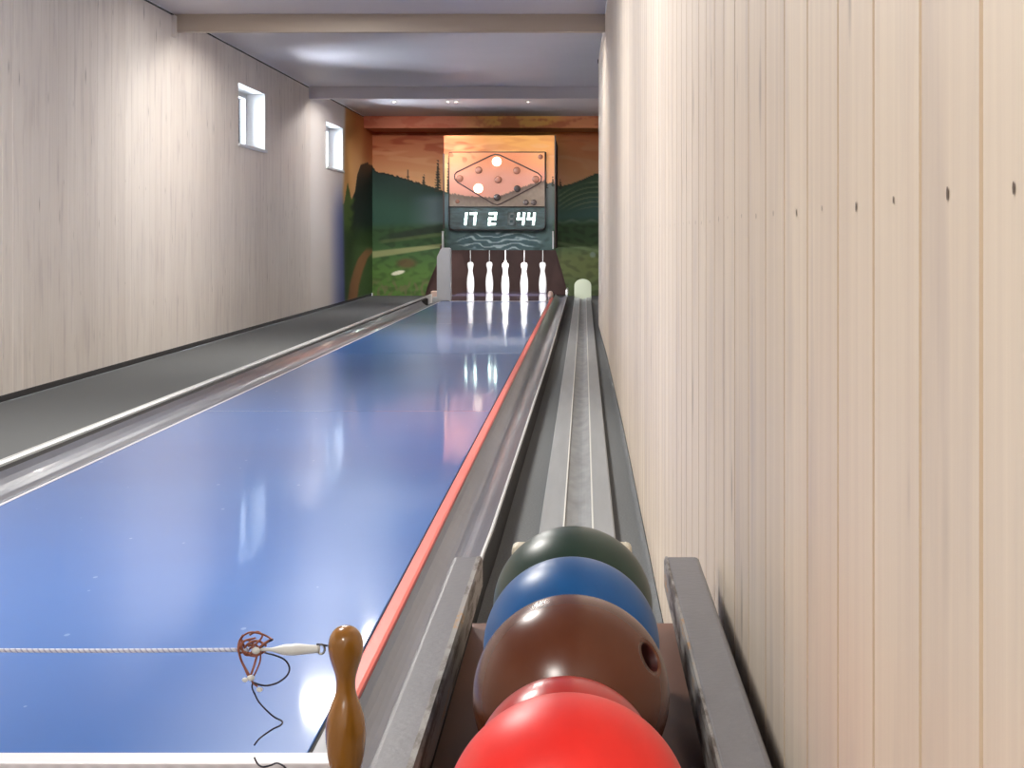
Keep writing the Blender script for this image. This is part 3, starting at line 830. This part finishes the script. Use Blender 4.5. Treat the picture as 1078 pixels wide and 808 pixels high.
def digit(ch, uc, vc, w, h, t, m):
    bm = bmesh.new(); sl = .10
    hw_, hh_ = w/2, h/2
    segs = {'a': (-hw_, hw_, -hh_, -hh_+t), 'd': (-hw_, hw_, hh_-t, hh_), 'g': (-hw_, hw_, -t/2, t/2),
            'f': (-hw_, -hw_+t, -hh_, t/2), 'e': (-hw_, -hw_+t, -t/2, hh_), 'b': (hw_-t, hw_, -hh_, t/2), 'c': (hw_-t, hw_, -t/2, hh_)}
    for s in SEG[ch]:
        x0, x1, y0, y1 = segs[s]
        q = [(x0-sl*y0, y0), (x1-sl*y0, y0), (x1-sl*y1, y1), (x0-sl*y1, y1)]
        A = [bm.verts.new(sp(uc+x, vc+y, YD-.008)) for x, y in q]; B = [bm.verts.new(sp(uc+x, vc+y, YD-.0022)) for x, y in q]
        bm.faces.new(A); bm.faces.new(B[::-1])
        for i in range(4): bm.faces.new((A[i], B[i], B[(i+1) % 4], A[(i+1) % 4]))
    bm_obj('digit', bm, m, sb)
for ch, u, m in (('1', 487.6, 'digit'), ('7', 497.6, 'digit'), ('2', 518.4, 'digit'), ('8', 538.6, 'digit_off'), ('4', 548.4, 'digit'), ('4', 559.2, 'digit')):
    digit(ch, u, 230.2, 8.2 if ch != '7' else 7.4, 13.4, 2.4, M[m])

# ------------------------------------------------------------------ rope barrier across the lane
YR = 2.32
def rp(u, v, Y=YR): return wp(u, v, Y)
rope = thing('barrier_rope', 'white barrier rope with a tangle of brown and black cord, hooked to the amber pin', 'rope', (rp(265, 685).x, YR, .25))
pts = [rp(u, 684.2+.5*math.sin(u/60.0)) for u in lins(-1565, 262, 60)]
tube('cord', pts, .0029, M['rope'], rope, 8)
def cpx(x, y, dy=0.0): return rp(220+x/4.81, 640+y/4.81, YR+dy)
def wire(name, pl, r, m, dep=None):
    n = len(pl)
    return tube(name, spline([cpx(x, y, (dep[i] if dep else .004*math.sin(i*2.1))) for i, (x, y) in enumerate(pl)], 5), r, m, rope, 6)
wire('copper_wire', [(300, 205), (250, 235), (190, 225), (155, 195), (165, 150), (205, 122), (260, 128), (300, 145), (322, 160)], .0014, M['copper'])
wire('copper_wire', [(235, 150), (180, 165), (152, 200), (158, 250), (180, 300), (205, 345), (225, 300), (240, 250), (250, 215)], .0016, M['copper'])
wire('copper_wire', [(165, 160), (190, 215), (215, 225), (225, 180), (190, 160), (165, 190), (185, 235), (230, 225), (265, 190), (300, 165), (320, 158)], .0017, M['copper'])
wire('copper_wire', [(290, 190), (250, 165), (205, 175), (180, 205), (195, 232), (240, 240), (262, 215), (235, 185), (200, 190)], .0018, M['copper'])
wire('copper_wire', [(172, 135), (152, 170), (148, 215), (166, 225), (205, 205), (240, 178), (270, 140), (245, 118), (205, 135)], .0014, M['copper'])
wire('copper_wire', [(262, 225), (258, 270), (238, 320), (222, 352)], .0013, M['copper'])
wire('copper_wire', [(150, 205), (165, 265), (200, 330), (222, 375), (245, 395)], .0015, M['copper'])
wire('black_wire', [(245, 210), (285, 225), (340, 240), (385, 262), (407, 300), (395, 340), (350, 375), (300, 390), (262, 388), (228, 375)], .0014, M['black_wire'])
wire('black_wire', [(228, 425), (250, 470), (285, 510), (330, 550), (370, 572), (362, 592), (325, 610), (280, 640), (250, 665), (230, 692)], .0013, M['black_wire'])
wire('black_wire', [(230, 755), (245, 785), (270, 802), (310, 795), (345, 783), (380, 800), (400, 830)], .0014, M['black_wire'])
wire('black_wire', [(262, 200), (290, 175), (322, 158)], .0016, M['black_wire'])
wire('black_wire', [(222, 375), (218, 400), (228, 428)], .0012, M['black_wire'])
for (x, y, r) in ((182, 362, .0034), (212, 352, .0044), (256, 411, .0036), (238, 214, .0050)):
    bm = bmesh.new()
    q = bmesh.ops.create_icosphere(bm, subdivisions=2, radius=r)
    for v in q['verts']: v.co = Vector((v.co.x*1.25, v.co.y, v.co.z))+cpx(x, y, -.004)
    bm_obj('knot', bm, M['white_tube'], rope, True)
tb = [cpx(250+ (560-250)*t, 207+3*math.sin(t*3)+(-2 if t > .6 else 0)) for t in lins(0, 1, 24)]
tube('plastic_sleeve', tb, lambda t: lerp_pts([(0, .0022), (.22, .0026), (.42, .0075), (.62, .0082), (.85, .0062), (1, .0052)], t), M['white_tube'], rope, 12)
ring = [cpx(567+19*math.cos(t), 207+24*math.sin(t)) for t in lins(0, 2*PI, 19)[:-1]]
tube('hook_ring', ring, .0016, M['steel'], rope, 6, True)
tube('hook_ring', [cpx(x, y) for x, y in ((545, 182), (572, 184), (600, 190))], .0016, M['black_wire'], rope, 6)

# amber wooden pin
px = (364-U0)/F*YR; s = YR/F
prof = [(822, 12.5), (818, 15.0), (808, 16.5), (795, 19.2), (782, 20.8), (768, 21.3), (755, 19.8), (742, 15.8), (732, 11.8), (722, 10.1), (712, 10.7), (703, 13.2), (694, 16.2), (685, 18.2), (677, 18.4), (669, 16.6), (663, 12.8), (659.5, 8), (658.2, 3)]
zb_ = CZ-(822-V0)*s
pp = [(r*s, CZ-(v-V0)*s) for v, r in prof]
# the standing plate it is fixed to sits level with the lane
lp_ = box('pin_base', px-.036, px+.036, YR-.036, YR+.034, 0, zb_-.0005, M['gutter'], None, .003)
wpn = thing('wooden_pin', 'amber varnished wooden pin holding the rope at the lane corner', 'wooden pin', (px, YR, 0))
attach(lp_, wpn)
import itertools
dense = []
sp_ = spline([(r, 0, z) for r, z in pp], 4)
lathe('pin_body', [(0.0005, pp[0][1])]+[(max(p.x, .0005), p.z) for p in sp_], (px, YR, 0), M['wood_pin'], wpn, 40)

# ------------------------------------------------------------------ downlights set in the ceiling behind the beams
def downlight(label, x, Y, power, col, r, group, mr=None, aim=None, cone=150, blend=.6, bm_=None):
    t = thing('ceiling_lamp', label, 'lamp', (x, Y, CEIL), group)
    z = CEIL; r0 = r; r = mr or r
    lathe('lamp_ring', [(r*1.0, -.0005), (r*1.35, -.0005), (r*1.38, -.006), (r*1.2, -.012), (r*1.0, -.012)], (x, Y, z), M['housing'], t, 24)
    lathe('bulb', [(.0005, -.016), (r*.5, -.014), (r*.95, -.006), (r*.97, -.001)], (x, Y, z), bm_ or M['bulb'], t, 24)
    d = bpy.data.lights.new('lamp_light', 'SPOT'); d.energy = power; d.color = col; d.shadow_soft_size = r0
    d.spot_size = math.radians(cone); d.spot_blend = blend
    l = bpy.data.objects.new('lamp_light', d); C.objects.link(l); l.location = (x, Y, z-.03); l.parent = t
    l.matrix_parent_inverse = Matrix.Translation(-Vector(t.location))
    dr = (Vector(aim)-l.location) if aim else Vector((0, 0, -1))
    l.rotation_euler = dr.to_track_quat('-Z', 'Y').to_euler()
GA = 'ceiling lamps hidden behind the first beam'
downlight('ceiling lamp hidden behind the first beam, nearer the left wall', -1.55, 12.04, POW_A, (1, .95, .90), .07, GA, mr=.155, cone=178, blend=.25, bm_=M['bulb_bright'])
downlight('ceiling lamp hidden behind the first beam, nearer the right wall', -.75, 12.04, POW_A*.45, (1, .95, .90), .07, GA, mr=.155, cone=178, blend=.25, bm_=M['bulb_bright'])
GB = 'ceiling lamps hidden behind the second beam'
downlight('ceiling lamp hidden behind the second beam, nearer the left wall', -1.75, 17.86, POW_B, (1, .96, .94), .05, GB, cone=178, blend=.25, bm_=M['bulb_far'])
downlight('unseen spot lamp added behind the second beam, nearest the right wall', -.02, 17.86, 150, (1, .95, .9), .04, GB, aim=(.06, YB, CZ-.1), cone=40, blend=1, bm_=M['bulb_far'])  # lamp added to brighten the right end of the mural

GC = 'small ceiling lamps in front of the mural'
k2 = 19.4/F
for u, p, lb, aim in ((415, 1.0, 'small dim ceiling lamp before the mural, leftmost of four', (-2.35, YB, CZ-.15)),
                      (471.6, .6, 'small bright ceiling lamp before the mural, left of the close pair', (-2.3, YB, CZ+.1)),
                      (480.4, .10, 'small ceiling lamp before the mural, right of the close pair', (-1.1, YB, CZ-.3)),
                      (556, .10, 'small ceiling lamp before the mural, nearest the right wall', (.05, YB, CZ-.2))):
    x = (u-U0)*k2
    downlight(lb, x, 19.4, p*POW_C, (1, .95, .88), .022, GC, aim=aim, cone=62 if p > .3 else 110, blend=1)

# unseen tube lamp added under the front of the cabinet to brighten the pins
box('added_tube', -1.64, -.44, 20.47, 20.51, zb-.010, zb-.0002, M['bulb'], cab, .002)
d = bpy.data.lights.new('lamp_light', 'AREA'); d.shape = 'RECTANGLE'; d.size = 1.2; d.size_y = .05; d.energy = POW_T; d.color = (1, .97, .96)
l = bpy.data.objects.new('lamp_light', d); C.objects.link(l); l.location = (-1.04, 20.52, zb-.02); l.parent = cab
l.matrix_parent_inverse = Matrix.Translation(-Vector(cab.location))
l.rotation_euler = Vector((0, .75, -.65)).to_track_quat('-Z', 'Y').to_euler()

# unseen ceiling lamps over and behind the viewer; the middle two are added fill
def panel(label, x, Y, w, power, col, th=.055):
    z = CEIL
    t = thing('ceiling_lamp', label, 'lamp', (x, Y, z), 'round ceiling lamps over the approach')
    lathe('lamp_shade', [(w*.5, -.0005), (w*.5, -th*.55), (w*.45, -th*.9), (w*.1, -th)], (x, Y, z), M['housing'], t, 32)
    d = bpy.data.lights.new('lamp_light', 'AREA'); d.shape = 'DISK'; d.size = w; d.energy = power; d.color = col
    l = bpy.data.objects.new('lamp_light', d); C.objects.link(l); l.location = (x, Y, z-th-.004); l.parent = t
    l.matrix_parent_inverse = Matrix.Translation(-Vector(t.location))
panel('round ceiling lamp over the approach, behind the viewer', -1.0, -0.9, .5, 78, (1, .95, .89))
panel('unseen fill lamp added above the near end of the lane', -1.3, 3.6, .5, 66, (1, .96, .91))
panel('unseen fill lamp added above the lane, midway to the first beam', -1.2, 6.6, .5, 56, (1, .96, .91))
panel('flat round ceiling lamp just in front of the first beam', -1.70, 10.8, .26, 25, (1, .97, .93), .012)

# ------------------------------------------------------------------ daylight
wd = bpy.data.worlds.new('World'); SC.world = wd; wd.use_nodes = True
bg = wd.node_tree.nodes['Background']; bg.inputs[0].default_value = (.86, .93, 1, 1); bg.inputs[1].default_value = 34.0

# ------------------------------------------------------------------ camera
cd = bpy.data.cameras.new('camera'); cam = bpy.data.objects.new('camera', cd); C.objects.link(cam)
cam.location = (0, 0, CZ); cam.rotation_euler = (PI/2, 0, 0)
cd.sensor_fit = 'HORIZONTAL'; cd.sensor_width = 36; cd.lens = F/1078*36
cd.shift_x = -(U0-539)/1078; cd.shift_y = -(404-V0)/1078
cd.clip_start = .05; cd.clip_end = 100
SC.camera = cam
SC.view_settings.view_transform = 'Standard'; SC.view_settings.look = 'None'
SC.view_settings.gamma = 1; SC.view_settings.use_curve_mapping = False
SC.view_settings.exposure = 0.16
